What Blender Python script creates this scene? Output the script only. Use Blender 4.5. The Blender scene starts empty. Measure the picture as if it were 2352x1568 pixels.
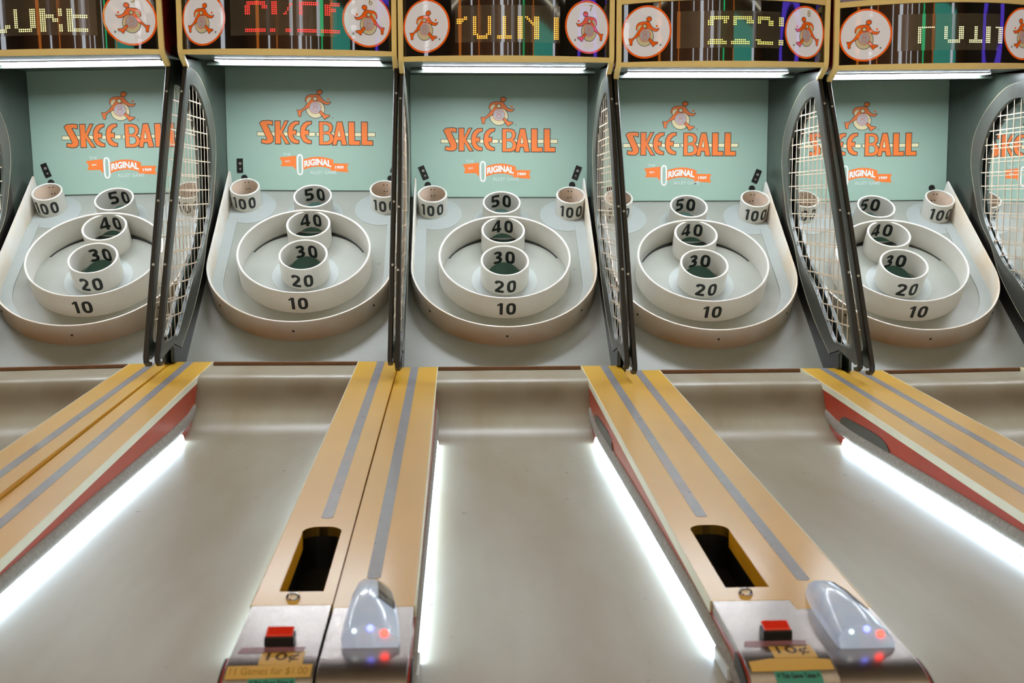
import bpy, bmesh, math, random
from mathutils import Matrix, Vector
from mathutils.geometry import tessellate_polygon
random.seed(7)
PI = math.pi
SC = bpy.context.scene
COL = SC.collection
H0 = .95                       # height of the deck's back end above the floor
P = .76                        # machine pitch
AL = .63164                    # tilt of the target board
CA, SA = math.cos(AL), math.sin(AL)
DS = .05186                    # slope of the yellow decks
LZ = -.170                     # lane surface (below deck level)

# ------------------------------------------------------------------ materials
def lin(c):
    return tuple((x/255/12.92 if x/255 <= .04045 else ((x/255+.055)/1.055)**2.4) for x in c)+(1,)
def mat(name, rgb, rough=.5, metal=0., coat=0., emit=None, estr=0., var=.06, scale=8., bump=0., bscale=60., spec=.5, trans=0., rgb2=None, alpha=None, stretch=None):
    m = bpy.data.materials.new(name); m.use_nodes = True
    nt = m.node_tree; b = nt.nodes['Principled BSDF']
    b.inputs['Roughness'].default_value = rough; b.inputs['Metallic'].default_value = metal
    b.inputs['Coat Weight'].default_value = coat; b.inputs['Coat Roughness'].default_value = .04 if 'yellow' not in name else .2
    b.inputs['Specular IOR Level'].default_value = spec
    b.inputs['Transmission Weight'].default_value = trans
    tc = nt.nodes.new('ShaderNodeTexCoord'); mp = nt.nodes.new('ShaderNodeMapping')
    nt.links.new(tc.outputs['Object'], mp.inputs['Vector'])
    if stretch: mp.inputs['Scale'].default_value = stretch
    nz = nt.nodes.new('ShaderNodeTexNoise'); nz.inputs['Scale'].default_value = scale; nz.inputs['Detail'].default_value = 5
    nt.links.new(mp.outputs['Vector'], nz.inputs['Vector'])
    mx = nt.nodes.new('ShaderNodeMix'); mx.data_type = 'RGBA'
    c = lin(rgb)
    if rgb2: c1, c2 = c, lin(rgb2)
    else: c1 = tuple(v*(1-var) for v in c[:3])+(1,); c2 = tuple(min(1, v*(1+var)) for v in c[:3])+(1,)
    mx.inputs[6].default_value = c1; mx.inputs[7].default_value = c2
    rmp = nt.nodes.new('ShaderNodeMapRange'); rmp.inputs[1].default_value = .35; rmp.inputs[2].default_value = .65
    nt.links.new(nz.outputs['Fac'], rmp.inputs[0]); nt.links.new(rmp.outputs[0], mx.inputs[0])
    nt.links.new(mx.outputs[2], b.inputs['Base Color'])
    m['mix'] = mx.name
    if bump:
        n2 = nt.nodes.new('ShaderNodeTexNoise'); n2.inputs['Scale'].default_value = bscale; n2.inputs['Detail'].default_value = 3
        nt.links.new(mp.outputs['Vector'], n2.inputs['Vector'])
        bp = nt.nodes.new('ShaderNodeBump'); bp.inputs['Strength'].default_value = bump; bp.inputs['Distance'].default_value = .002
        nt.links.new(n2.outputs['Fac'], bp.inputs['Height']); nt.links.new(bp.outputs['Normal'], b.inputs['Normal'])
    if emit:
        b.inputs['Emission Color'].default_value = lin(emit); b.inputs['Emission Strength'].default_value = estr
        if estr < 3 or 'indicator' in name or 'dot' in name: m.cycles.emission_sampling = 'NONE'   # too faint to light anything
    return m
def layer_color(m, fn):
    """insert extra colour layers: fn(nt, object_coord_socket, colour_socket) -> colour_socket"""
    nt = m.node_tree; b = nt.nodes['Principled BSDF']
    src = b.inputs['Base Color'].links[0].from_socket
    tc = [n for n in nt.nodes if n.type == 'TEX_COORD'][0]
    out = fn(nt, tc.outputs['Object'], src)
    nt.links.new(out, b.inputs['Base Color'])
def speckle(rgb, thr, scale, amount=1.):
    def f(nt, co, src):
        v = nt.nodes.new('ShaderNodeTexNoise'); v.inputs['Scale'].default_value = scale; v.inputs['Detail'].default_value = 2
        nt.links.new(co, v.inputs['Vector'])
        r = nt.nodes.new('ShaderNodeMapRange'); r.inputs[1].default_value = thr; r.inputs[2].default_value = thr+.05; r.inputs[4].default_value = amount
        nt.links.new(v.outputs['Fac'], r.inputs[0])
        x = nt.nodes.new('ShaderNodeMix'); x.data_type = 'RGBA'; x.inputs[7].default_value = lin(rgb)
        nt.links.new(r.outputs[0], x.inputs[0]); nt.links.new(src, x.inputs[6]); return x.outputs[2]
    return f
def band(rgb, axis, c, w, amount, scale=6., noise=.6):
    """worn, dirty or painted warm-light band around coordinate c of an axis, broken up by noise"""
    def f(nt, co, src):
        s = nt.nodes.new('ShaderNodeSeparateXYZ'); nt.links.new(co, s.inputs[0])
        d = nt.nodes.new('ShaderNodeMath'); d.operation = 'SUBTRACT'; nt.links.new(s.outputs[axis], d.inputs[0]); d.inputs[1].default_value = c
        a = nt.nodes.new('ShaderNodeMath'); a.operation = 'ABSOLUTE'; nt.links.new(d.outputs[0], a.inputs[0])
        r = nt.nodes.new('ShaderNodeMapRange'); r.interpolation_type = 'SMOOTHSTEP'
        r.inputs[1].default_value = 0; r.inputs[2].default_value = w; r.inputs[3].default_value = amount; r.inputs[4].default_value = 0
        nt.links.new(a.outputs[0], r.inputs[0])
        n = nt.nodes.new('ShaderNodeTexNoise'); n.inputs['Scale'].default_value = scale; nt.links.new(co, n.inputs['Vector'])
        nr = nt.nodes.new('ShaderNodeMapRange'); nr.inputs[1].default_value = .3; nr.inputs[2].default_value = .7; nr.inputs[3].default_value = 1-noise; nr.inputs[4].default_value = 1
        nt.links.new(n.outputs['Fac'], nr.inputs[0])
        mu = nt.nodes.new('ShaderNodeMath'); mu.operation = 'MULTIPLY'; nt.links.new(r.outputs[0], mu.inputs[0]); nt.links.new(nr.outputs[0], mu.inputs[1])
        x = nt.nodes.new('ShaderNodeMix'); x.data_type = 'RGBA'; x.inputs[7].default_value = lin(rgb)
        nt.links.new(mu.outputs[0], x.inputs[0]); nt.links.new(src, x.inputs[6]); return x.outputs[2]
    return f

M = {}
M['yellow'] = mat('yellow_laminate', (234, 182, 48), .42, spec=.4, coat=.6, var=.04, scale=3)
M['yellow_paint'] = mat('yellow_molding', (255, 222, 142), .4, var=.04)
M['yellow_inner'] = mat('yellow_painted_wood', (240, 178, 16), .5, var=.1)
M['cream'] = mat('cream_edge_molding', (238, 234, 206), .4, var=.03)
M['grey_stripe'] = mat('grey_tape', (150, 150, 158), .35, spec=.5, var=.05, scale=20, coat=.3)
layer_color(M['grey_stripe'], speckle((90, 88, 92), .66, 45, .6))
M['red'] = mat('red_laminate', (176, 48, 22), .3, coat=.3, var=.06)
M['darkred'] = mat('dark_red_side', (120, 22, 18), .4, var=.2, scale=30)
M['lane'] = mat('grey_lane_laminate', (172, 167, 150), .36, spec=.5, var=.03, scale=2.2, rgb2=(158, 146, 122), stretch=(3, .6, 1))
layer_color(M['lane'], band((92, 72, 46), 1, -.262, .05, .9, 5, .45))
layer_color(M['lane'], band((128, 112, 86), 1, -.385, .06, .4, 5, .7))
layer_color(M['lane'], speckle((70, 62, 50), .74, 38, .7))
M['board'] = mat('grey_board_laminate', (150, 152, 143), .38, var=.03, scale=5, rgb2=(140, 142, 132))
layer_color(M['board'], speckle((78, 76, 64), .7, 14, .25))
M['palegrey'] = mat('pale_board_grey', (156, 162, 158), .42, var=.03)
M['white'] = mat('white_plastic_ring', (214, 212, 204), .34, var=.03, scale=6, rgb2=(206, 203, 192))
M['cupinside'] = mat('worn_tan_plastic', (238, 216, 194), .45, var=.08, scale=25)
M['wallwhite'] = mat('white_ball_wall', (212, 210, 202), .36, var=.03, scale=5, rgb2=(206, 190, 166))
layer_color(M['wallwhite'], band((186, 134, 82), 2, H0+.05, .11, .8, 4, .8))  # warm bounced light painted as a tan band low on the wall
M['teal'] = mat('teal_chute', (34, 78, 66), .5, var=.15, scale=20)
M['black'] = mat('black_plastic', (13, 12, 9), .38, var=.2, scale=30)
M['bar'] = mat('black_molding', (24, 20, 13), .42, var=.2, scale=12, bump=.2, bscale=40)
layer_color(M['bar'], speckle((120, 104, 84), .74, 60, .4))
M['sidegrey'] = mat('dark_grey_side_laminate', (54, 62, 55), .33, spec=.5, var=.1, scale=25)
layer_color(M['sidegrey'], speckle((150, 146, 124), .73, 90, .5))
M['framegrey'] = mat('grey_steel_frame', (84, 86, 80), .38, metal=.35, var=.08, scale=14)
layer_color(M['framegrey'], speckle((120, 104, 86), .68, 22, .5))
M['net'] = mat('beige_net_cord', (206, 190, 168), .6, var=.1, scale=40)
M['soffit'] = mat('grey_green_soffit', (62, 70, 62), .4, var=.05)
M['mint'] = mat('mint_back_panel', (154, 181, 165), .36, spec=.5, var=.015, scale=4)
M['edgeline'] = mat('pale_frame_edge', (158, 152, 126), .5)
M['orange'] = mat('orange_print', (238, 122, 44), .5, var=.03)
M['ink'] = mat('dark_outline_print', (62, 54, 44), .5, var=.05)
M['creamprint'] = mat('cream_print', (232, 222, 178), .5, var=.03)
M['lilac'] = mat('pale_lilac_print', (200, 192, 196), .5, var=.02)
M['pink'] = mat('pink_print', (228, 150, 130), .5, var=.02)
M['whiteprint'] = mat('white_print', (228, 228, 222), .5, var=.02)
M['paleprint'] = mat('pale_print', (190, 206, 198), .5, var=.02)
M['dotgrey'] = mat('grey_print', (130, 148, 140), .5)
M['number'] = mat('black_number_print', (26, 30, 26), .5, var=.1, scale=40)
M['glassblack'] = mat('black_marquee_acrylic', (20, 17, 13), .03, spec=1., coat=1., var=.25, scale=3)
M['display'] = mat('smoked_display_window', (74, 66, 52), .04, spec=.9, coat=1., var=.12, scale=12, bump=0)
M['roundel'] = mat('roundel_white_print', (204, 198, 196), .05, coat=.8, var=.01, emit=(220, 216, 216), estr=.34)
M['roundel_orange'] = mat('roundel_orange_print', (238, 98, 22), .05, coat=.8, var=.02, emit=(240, 96, 20), estr=.2)
M['numyellow'] = mat('ochre_number_print', (176, 150, 64), .4)
M['steel'] = mat('brushed_steel_cover', (176, 166, 160), .27, metal=1., var=.05, scale=5, bump=.06, bscale=30, stretch=(1, 8, 8))
M['chrome'] = mat('chrome', (220, 210, 200), .12, metal=1.)
M['wood'] = mat('brown_plywood_edge', (120, 82, 52), .6, var=.2, scale=30, stretch=(1, 8, 8))
M['carpet'] = mat('grey_carpet_rail', (150, 142, 132), .9, var=.15, scale=120, bump=.4, bscale=300)
M['ledcover'] = mat('clear_strip_cover', (226, 232, 236), .3, var=.01)
M['tube'] = mat('white_tube_glow', (240, 246, 250), .4, emit=(238, 246, 255), estr=68.)
M['led'] = mat('white_led_glow', (240, 246, 250), .4, emit=(206, 232, 255), estr=22.)
M['button'] = mat('red_button_cap', (214, 44, 16), .22, coat=.6, emit=(255, 40, 10), estr=.12)
M['sticker'] = mat('yellow_sticker', (222, 180, 96), .4, var=.04)
M['tealsticker'] = mat('teal_sticker', (60, 150, 132), .4, var=.04)
M['pinksticker'] = mat('maroon_sticker', (150, 100, 108), .3, var=.15, scale=60)
M['inkbrown'] = mat('brown_sticker_ink', (84, 54, 14), .5)
M['inkgold'] = mat('gold_sticker_ink', (176, 132, 40), .5)
M['reader'] = mat('milky_reader_shell', (206, 214, 226), .2, spec=.6, coat=.4, scale=22, rgb2=(176, 196, 226), emit=(186, 202, 232), estr=.28)
M['screen'] = mat('grey_reader_screen', (96, 92, 92), .12, coat=.8, var=.2, scale=14)
M['led_red'] = mat('red_indicator', (255, 120, 110), .4, emit=(255, 60, 50), estr=5.)
M['led_blue'] = mat('blue_indicator', (140, 140, 255), .4, emit=(110, 120, 255), estr=4.)
M['led_white'] = mat('white_indicator', (230, 240, 240), .4, emit=(220, 240, 240), estr=1.2)
M['screw'] = mat('screw_metal', (190, 186, 172), .3, metal=.8)
M['screwdark'] = mat('dark_screw', (60, 52, 42), .4, metal=.5)
M['cabinet'] = mat('dark_cabinet_body', (40, 26, 22), .5, var=.15)
M['rubber'] = mat('black_foot_rubber', (20, 20, 20), .7)

# ------------------------------------------------------------------ mesh helpers
class MB:
    def __init__(s): s.v = []; s.f = []; s.mi = []; s.sm = []; s.cuts = []
    def add(s, vs, fs, mi=0, smooth=False):
        o = len(s.v); s.v += [tuple(v) for v in vs]
        for f in fs: s.f.append([i+o for i in f]); s.mi.append(mi); s.sm.append(smooth)
        return s
    def box(s, x0, x1, y0, y1, z0, z1, mi=0, fn=None):
        v = [(x, y, z) for x in (x0, x1) for y in (y0, y1) for z in (z0, z1)]
        if fn: v = [fn(*p) for p in v]
        return s.add(v, [(0, 1, 3, 2), (4, 6, 7, 5), (0, 4, 5, 1), (2, 3, 7, 6), (0, 2, 6, 4), (1, 5, 7, 3)], mi)
    def prism(s, poly, a0, a1, fn, mi=0, smooth=False):
        """closed prism of a 2-D polygon between a0 and a1; fn(u, v, a) -> xyz"""
        n = len(poly); v = [fn(u, w, a0) for u, w in poly]+[fn(u, w, a1) for u, w in poly]
        tris = tessellate_polygon([[Vector((u, w, 0)) for u, w in poly]])
        s.add(v, [tuple(t) for t in tris]+[tuple(i+n for i in reversed(t)) for t in tris], mi)
        s.add(v, [(i, (i+1) % n, n+(i+1) % n, n+i) for i in range(n)], mi, smooth); return s
    def lathe(s, prof, fn, n=64, mi=0, smooth=True, closed=True):
        """profile [(r,h)] closed loop revolved; fn(x,y,h)"""
        k = len(prof); v = []
        for i in range(n):
            a = 2*PI*i/n
            for r, h in prof: v.append(fn(r*math.cos(a), r*math.sin(a), h))
        f = []
        for i in range(n):
            for j in range(k if closed else k-1):
                f.append((i*k+j, ((i+1) % n)*k+j, ((i+1) % n)*k+(j+1) % k, i*k+(j+1) % k))
        return s.add(v, f, mi, smooth)
    def sweep(s, path, sec, mi=0, smooth=False, caps=True):
        """path: list of (point, side, up) ; sec: list of (a,b) -> point + a*side + b*up"""
        k = len(sec); v = []
        for p, sd, up in path:
            for a, b in sec: v.append(Vector(p)+a*Vector(sd)+b*Vector(up))
        f = [(i*k+j, (i+1)*k+j, (i+1)*k+(j+1) % k, i*k+(j+1) % k) for i in range(len(path)-1) for j in range(k)]
        s.add(v, f, mi, smooth)
        if caps: s.add(v, [tuple(range(k-1, -1, -1)), tuple((len(path)-1)*k+j for j in range(k))], mi)
        return s
    def disc(s, c, r, n, fn, mi=0):
        v = [fn(c[0], c[1])]+[fn(c[0]+r*math.cos(2*PI*i/n), c[1]+r*math.sin(2*PI*i/n)) for i in range(n)]
        return s.add(v, [(0, i+1, (i+1) % n+1) for i in range(n)], mi)
    def screw(s, p, nrm, r=.004, t=.0025, mi=0, n=14):
        s.cuts.append((len(s.v), len(s.f))); nrm = Vector(nrm).normalized(); a = nrm.orthogonal().normalized(); b = nrm.cross(a); p = Vector(p)
        ring = lambda rr, h: [p+nrm*h+a*rr*math.cos(2*PI*i/n)+b*rr*math.sin(2*PI*i/n) for i in range(n)]
        v = ring(r, -.001)+ring(r, t*.5)+ring(r*.7, t); 
        f = [(k*n+i, k*n+(i+1) % n, (k+1)*n+(i+1) % n, (k+1)*n+i) for k in (0, 1) for i in range(n)]
        s.add(v, f, mi, True); s.add(v, [tuple(range(2*n, 3*n))], mi); return s
    def build(s, name, mats, parent=None, bevel=0., angle=35):
        if not isinstance(mats, (list, tuple)): mats = [mats]
        if name.endswith('_screws'):           # every screw is an object of its own
            ends = s.cuts[1:]+[(len(s.v), len(s.f))]; o = None
            for (v0, f0), (v1, f1) in zip(s.cuts, ends):
                q = MB(); q.v = s.v[v0:v1]; q.f = [[i-v0 for i in f] for f in s.f[f0:f1]]; q.mi = s.mi[f0:f1]; q.sm = s.sm[f0:f1]
                o = q.build('screw', mats, parent)
            return o
        me = bpy.data.meshes.new(name); me.from_pydata(s.v, [], s.f)
        for m in mats: me.materials.append(m)
        me.polygons.foreach_set('material_index', s.mi)
        me.polygons.foreach_set('use_smooth', [True]*len(s.f) if any(s.sm) else [False]*len(s.f))
        bm = bmesh.new(); bm.from_mesh(me)
        bmesh.ops.remove_doubles(bm, verts=bm.verts, dist=1e-6)
        bmesh.ops.recalc_face_normals(bm, faces=bm.faces); bm.to_mesh(me); bm.free()
        if any(s.sm) or bevel:
            for p in me.polygons: p.use_smooth = True
            me.set_sharp_from_angle(angle=math.radians(angle))
        me.update()
        o = bpy.data.objects.new(name, me); COL.objects.link(o)
        if parent: o.parent = parent
        if bevel:
            b = o.modifiers.new('bevel', 'BEVEL'); b.width = bevel; b.segments = 2; b.limit_method = 'ANGLE'; b.angle_limit = math.radians(40)
            b.harden_normals = True
        return o

def fill2d(outer, holes, thick, fn, mb, mi=0):
    """solid plate with holes: outline and holes in (u,v), thickness along w in [0,thick]"""
    cu = bpy.data.curves.new('tmp', 'CURVE'); cu.dimensions = '2D'; cu.fill_mode = 'BOTH'; cu.extrude = thick/2
    for loop in [outer]+holes:
        sp = cu.splines.new('POLY'); sp.points.add(len(loop)-1); sp.use_cyclic_u = True
        for p, (u, v) in zip(sp.points, loop): p.co = (u, v, 0, 1)
    ob = bpy.data.objects.new('tmp', cu); COL.objects.link(ob)
    dg = bpy.context.evaluated_depsgraph_get(); me = bpy.data.meshes.new_from_object(ob.evaluated_get(dg))
    vs = [fn(v.co.x, v.co.y, v.co.z+thick/2) for v in me.vertices]
    mb.add(vs, [tuple(p.vertices) for p in me.polygons], mi)
    bpy.data.objects.remove(ob); bpy.data.curves.remove(cu); bpy.data.meshes.remove(me)
    return mb
def text2d(s, size=1., bold=0., width=None, height=None, shear=0., cuts=0):
    """mesh of a word centred on its box: (verts2d, faces)"""
    cu = bpy.data.curves.new('tmp', 'FONT'); cu.body = s; cu.size = size; cu.offset = bold; cu.fill_mode = 'FRONT' if hasattr(cu, 'fill_mode') else cu.fill_mode
    cu.shear = shear; cu.resolution_u = 5
    ob = bpy.data.objects.new('tmp', cu); COL.objects.link(ob)
    dg = bpy.context.evaluated_depsgraph_get(); me = bpy.data.meshes.new_from_object(ob.evaluated_get(dg))
    bm = bmesh.new(); bm.from_mesh(me); bmesh.ops.triangulate(bm, faces=bm.faces)
    for _ in range(cuts):
        L = sorted(e.calc_length() for e in bm.edges); thr = size*.09
        bmesh.ops.subdivide_edges(bm, edges=[e for e in bm.edges if e.calc_length() > thr], cuts=1)
        bmesh.ops.triangulate(bm, faces=bm.faces)
    bm.verts.ensure_lookup_table()
    vs = [(v.co.x, v.co.y) for v in bm.verts]; fs = [tuple(v.index for v in f.verts) for f in bm.faces]
    bm.verts.index_update(); fs = [tuple(v.index for v in f.verts) for f in bm.faces]
    bm.free(); bpy.data.objects.remove(ob); bpy.data.curves.remove(cu); bpy.data.meshes.remove(me)
    x0 = min(v[0] for v in vs); x1 = max(v[0] for v in vs); y0 = min(v[1] for v in vs); y1 = max(v[1] for v in vs)
    sx = width/(x1-x0) if width else 1; sy = height/(y1-y0) if height else (sx if width else 1)
    if not width and height: sx = sy
    return [((x-(x0+x1)/2)*sx, (y-(y0+y1)/2)*sy) for x, y in vs], fs
def catmull(pts, n=6, closed=False):
    out = []; N = len(pts)
    for i in range(N if closed else N-1):
        g = lambda k: pts[k % N] if closed else pts[max(0, min(N-1, k))]
        p0, p1, p2, p3 = g(i-1), g(i), g(i+1), g(i+2)
        for j in range(n):
            t = j/n
            out.append(tuple(.5*(2*b+(c-a)*t+(2*a-5*b+4*c-d)*t*t+(3*b-a-3*c+d)*t**3) for a, b, c, d in zip(p0, p1, p2, p3)))
    if not closed: out.append(tuple(pts[-1]))
    return out
def circle(cx, cy, r, n=48, a0=0, a1=2*PI):
    return [(cx+r*math.cos(a0+(a1-a0)*i/n), cy+r*math.sin(a0+(a1-a0)*i/n)) for i in range(n)]
def L2(x, y, z): return (x, y, z+H0)        # deck-level coordinates -> machine coordinates
def B(x, s, h=0.): return (x, .1503+s*CA-h*SA, s*SA+h*CA+H0)     # board coordinates

class Paint:
    """flat artwork: polygons in 2-D with layers; warped onto a surface by fn(u, v, lift)"""
    def __init__(s): s.items = []
    def poly(s, pts, mi, layer):
        tr = tessellate_polygon([[Vector((u, v, 0)) for u, v in pts]]); s.items.append((list(pts), [tuple(t) for t in tr], mi, layer))
    def raw(s, vs, fs, mi, layer): s.items.append((list(vs), list(fs), mi, layer))
    def circ(s, cx, cy, rx, ry, mi, layer, n=40): s.poly([(cx+rx*math.cos(2*PI*i/n), cy+ry*math.sin(2*PI*i/n)) for i in range(n)], mi, layer)
    def ring(s, cx, cy, rx, ry, w, mi, layer, n=40):
        v = []; 
        for i in range(n):
            a = 2*PI*i/n; c, d = math.cos(a), math.sin(a); v += [(cx+rx*c, cy+ry*d), (cx+(rx-w)*c, cy+(ry-w)*d)]
        f = [(2*i, (2*i+2) % (2*n), (2*i+3) % (2*n), 2*i+1) for i in range(n)]; s.raw(v, f, mi, layer)
    def stroke(s, pts, w, mi, layer, closed=False):
        n = len(pts); seg = n if closed else n-1
        w2 = (lambda t: w/2) if not callable(w) else (lambda t: w(t)/2)
        L = []; 
        for i in range(n):
            a = Vector(pts[i-1 if (closed or i > 0) else 0]); b = Vector(pts[i]); c = Vector(pts[(i+1) % n if (closed or i < n-1) else n-1])
            d1 = (b-a); d2 = (c-b)
            if d1.length < 1e-9: d1 = d2
            if d2.length < 1e-9: d2 = d1
            d1.normalize(); d2.normalize(); n1 = Vector((-d1.y, d1.x)); n2 = Vector((-d2.y, d2.x)); m = n1+n2
            if m.length < .2: m = n1.copy()
            m.normalize(); k = min(1/max(.3, m.dot(n1)), 2.2); L.append((b+m*w2(i/(n-1))*k, b-m*w2(i/(n-1))*k))
        v = [tuple(q) for pr in L for q in pr]; f = [(2*i, 2*((i+1) % n), 2*((i+1) % n)+1, 2*i+1) for i in range(seg)]
        s.raw(v, f, mi, layer)
    def outlined(s, pts, mi, ink, w, layer):
        s.stroke(pts, 2*w, ink, layer, closed=True); s.poly(pts, mi, layer+1)
    def outstroke(s, pts, w, mi, ink, o, layer):
        a, b = Vector(pts[0]), Vector(pts[1]); c, d = Vector(pts[-1]), Vector(pts[-2])
        e0 = tuple(a+(a-b).normalized()*o); e1 = tuple(c+(c-d).normalized()*o)
        s.stroke([e0]+list(pts[1:-1])+[e1], w+2*o, ink, layer); s.stroke(pts, w, mi, layer+1)
    def build(s, name, mats, parent, fn, step=.0005, maxlen=None):
        mb = MB()
        for vs, fs, mi, layer in s.items:
            if maxlen:
                bm = bmesh.new(); bv = [bm.verts.new((x, y, 0)) for x, y in vs]
                for f in fs:
                    try: bm.faces.new([bv[i] for i in f])
                    except ValueError: pass
                for _ in range(5):
                    e = [e for e in bm.edges if e.calc_length() > maxlen]
                    if not e: break
                    bmesh.ops.subdivide_edges(bm, edges=e, cuts=1); bmesh.ops.triangulate(bm, faces=bm.faces)
                bm.verts.index_update(); vs = [(v.co.x, v.co.y) for v in bm.verts]; fs = [tuple(v.index for v in f.verts) for f in bm.faces]; bm.free()
            mb.add([fn(u, v, step*(layer+1)) for u, v in vs], fs, mi)
        me = bpy.data.meshes.new(name); me.from_pydata(mb.v, [], mb.f)
        for m in mats: me.materials.append(m)
        me.polygons.foreach_set('material_index', mb.mi); me.update()
        o = bpy.data.objects.new(name, me); COL.objects.link(o); o.parent = parent; return o

# ------------------------------------------------------------------ artwork (units: see 'k' in the warps)
def emblem(pt, flip=False):
    """runner emblem with the 8 ball; materials 0 orange 1 ink 2 cream 3 lilac 4 pink 5 grey. y up, centred on the ball"""
    sx = -1 if flip else 1
    T = lambda l: [((x-850)*sx, 320-y) for x, y in l]
    c = T([(850, 368)])[0]; pt.circ(c[0], c[1], 106, 102, 1, 0); pt.circ(c[0], c[1], 100, 96, 2, 1)
    body = T(catmull([(745, 288), (742, 258), (756, 230), (785, 214), (830, 209), (882, 210), (905, 225), (930, 262), (962, 286), (1000, 293), (1018, 286), (1010, 303), (990, 315), (955, 311), (920, 294), (885, 279), (850, 283), (822, 294), (800, 318), (778, 348), (740, 368), (705, 392), (690, 418), (688, 447), (664, 445), (660, 412), (648, 380), (680, 382), (712, 366), (742, 336), (765, 300), (795, 270), (812, 250), (806, 240), (785, 243), (762, 268)], 4, True))
    pt.outlined(body, 0, 1, 5, 2)
    pt.outlined(T(catmull([(758, 292), (757, 268), (775, 246), (800, 240), (808, 250), (790, 272), (768, 300)], 4, True)), 2, 1, 2, 4)
    pt.circ(*T([(850, 352)])[0], 68, 68, 0, 5); pt.circ(*T([(850, 352)])[0], 63, 63, 3, 6)
    for (yy, r) in ((326, 24), (372, 28)): pt.ring(*T([(850, yy)])[0], r, r*.95, 7, 4, 7, 24)
    pt.circ(*T([(849, 256)])[0], 25, 24, 1, 8); pt.circ(*T([(849, 256)])[0], 19, 18, 2, 9)
    pt.circ(*T([(898, 183)])[0], 35, 29, 1, 4); pt.circ(*T([(898, 183)])[0], 29, 23, 0, 5)
    pt.circ(*T([(993, 262)])[0], 12, 12, 0, 4)
    pt.outlined(T(catmull([(912, 388), (940, 416), (970, 430), (1003, 434), (1000, 448), (975, 456), (955, 474), (945, 470), (925, 440), (897, 404)], 4, True)), 0, 1, 5, 7)
    pt.circ(*T([(1038, 463)])[0], 11, 11, 5, 4)
def wordmark(pt):
    """0 orange 1 ink 2 cream; centred at (854,640)"""
    T = lambda l: [(x-854, 640-y) for x, y in l]
    def G(pts, mi=0): pt.outlined(T(pts), mi, 1, 8, 2)
    for a, b in ((203, 838), (862, 1506)): pt.outlined(T([(a, 624), (b, 624), (b, 662), (a, 662)]), 2, 1, 5, 0)
    G([(234, 524), (262, 502), (330, 497), (374, 504), (371, 545), (330, 534), (312, 540), (376, 680), (374, 722), (345, 746), (300, 748), (250, 738), (254, 704), (300, 712), (312, 700), (302, 670)])
    G([(403, 502), (458, 502), (458, 604), (512, 502), (543, 502), (478, 625), (554, 748), (518, 748), (458, 650), (458, 748), (403, 748)])
    for dx in (0, 138):
        arc = [(660, 512), (628, 522), (600, 545), (580, 590)]
        o = [(664, 504), (615, 505), (575, 530), (550, 570), (543, 625), (550, 680), (575, 722), (615, 742), (658, 744), (660, 716), (630, 706), (604, 684), (590, 648), (630, 648), (632, 602), (592, 602), (606, 566), (632, 540), (662, 530)]
        G([(x+dx, y) for x, y in o])
    bw = [(890, 508), (975, 508), (1015, 522), (1036, 556), (1030, 600), (1005, 628), (1035, 650), (1046, 690), (1030, 735), (990, 755), (890, 755)]
    G(bw)
    pt.outlined(T([(936, 540), (965, 540), (988, 552), (996, 575), (988, 600), (962, 612), (936, 612)]), 3, 1, 5, 4)
    pt.outlined(T([(936, 645), (965, 645), (992, 655), (1002, 685), (992, 712), (965, 722), (936, 722)]), 3, 1, 5, 4)
    G([(1090, 508), (1142, 508), (1190, 757), (1138, 757), (1128, 706), (1086, 706), (1076, 757), (1034, 757)])
    pt.outlined(T([(1108, 590), (1122, 664), (1094, 664)]), 2, 1, 5, 4)
    for dx in (0, 143): G([(1216+dx, 508), (1278+dx, 508), (1278+dx, 714), (1336+dx, 714), (1336+dx, 757), (1216+dx, 757)])
def banner(pt):
    """0 orange 1 white 2 pale; centred at (854,640)"""
    T = lambda l: [(x-854, 640-y) for x, y in l]
    pt.poly(T([(440, 900), (625, 880), (625, 1038), (590, 998), (455, 998), (470, 948)]), 0, 0)
    top = [(x, 890+((x-870)/170)**2*34) for x in range(700, 1041, 20)]; bot = [(x, 1000+((x-870)/170)**2*38) for x in range(1040, 699, -20)]
    pt.poly(T(top+bot), 0, 0)
    pt.poly(T([(1040, 962), (1208, 965), (1190, 1008), (1206, 1060), (1005, 1046), (1010, 1036), (1036, 1020)]), 0, 1)
    n = 24; w, h = 27, 108
    loop = [(668+w*(abs(math.cos(a))**.7)*(1 if math.cos(a) > 0 else -1), 978+h*(abs(math.sin(a))**.45)*(1 if math.sin(a) > 0 else -1)) for a in [2*PI*(i+.5)/n for i in range(n)]]
    pt.stroke(T(loop), 19, 1, 3, True)
    def word(s, cx, cy, wd, ht, mi, bold, bend=None):
        vs, fs = text2d(s, 1., bold, width=wd, height=ht, cuts=1 if bend else 0)
        o = []
        for x, y in vs:
            yy = cy-y
            if bend: yy += ((cx+x-870)/170)**2*bend
            o.append((cx+x-854, 640-yy))
        pt.raw(o, fs, mi, 3)
    word('RIGINAL', 865, 948, 300, 74, 1, .05, 30)
    word('THE', 524, 868, 86, 34, 2, .02); word('EST.', 535, 943, 58, 18, 1, .03); word('1909', 1106, 1006, 96, 32, 1, .04)
    word('ALLEY GAME', 925, 1062, 296, 40, 2, .02)

# ------------------------------------------------------------------ one machine (everything the seven share)
def tag(o, **k):
    for a, b in k.items(): o[a] = b
    return o
root = bpy.data.objects.new('arcade_ball_machine', None); COL.objects.link(root)
RX = .003
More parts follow.
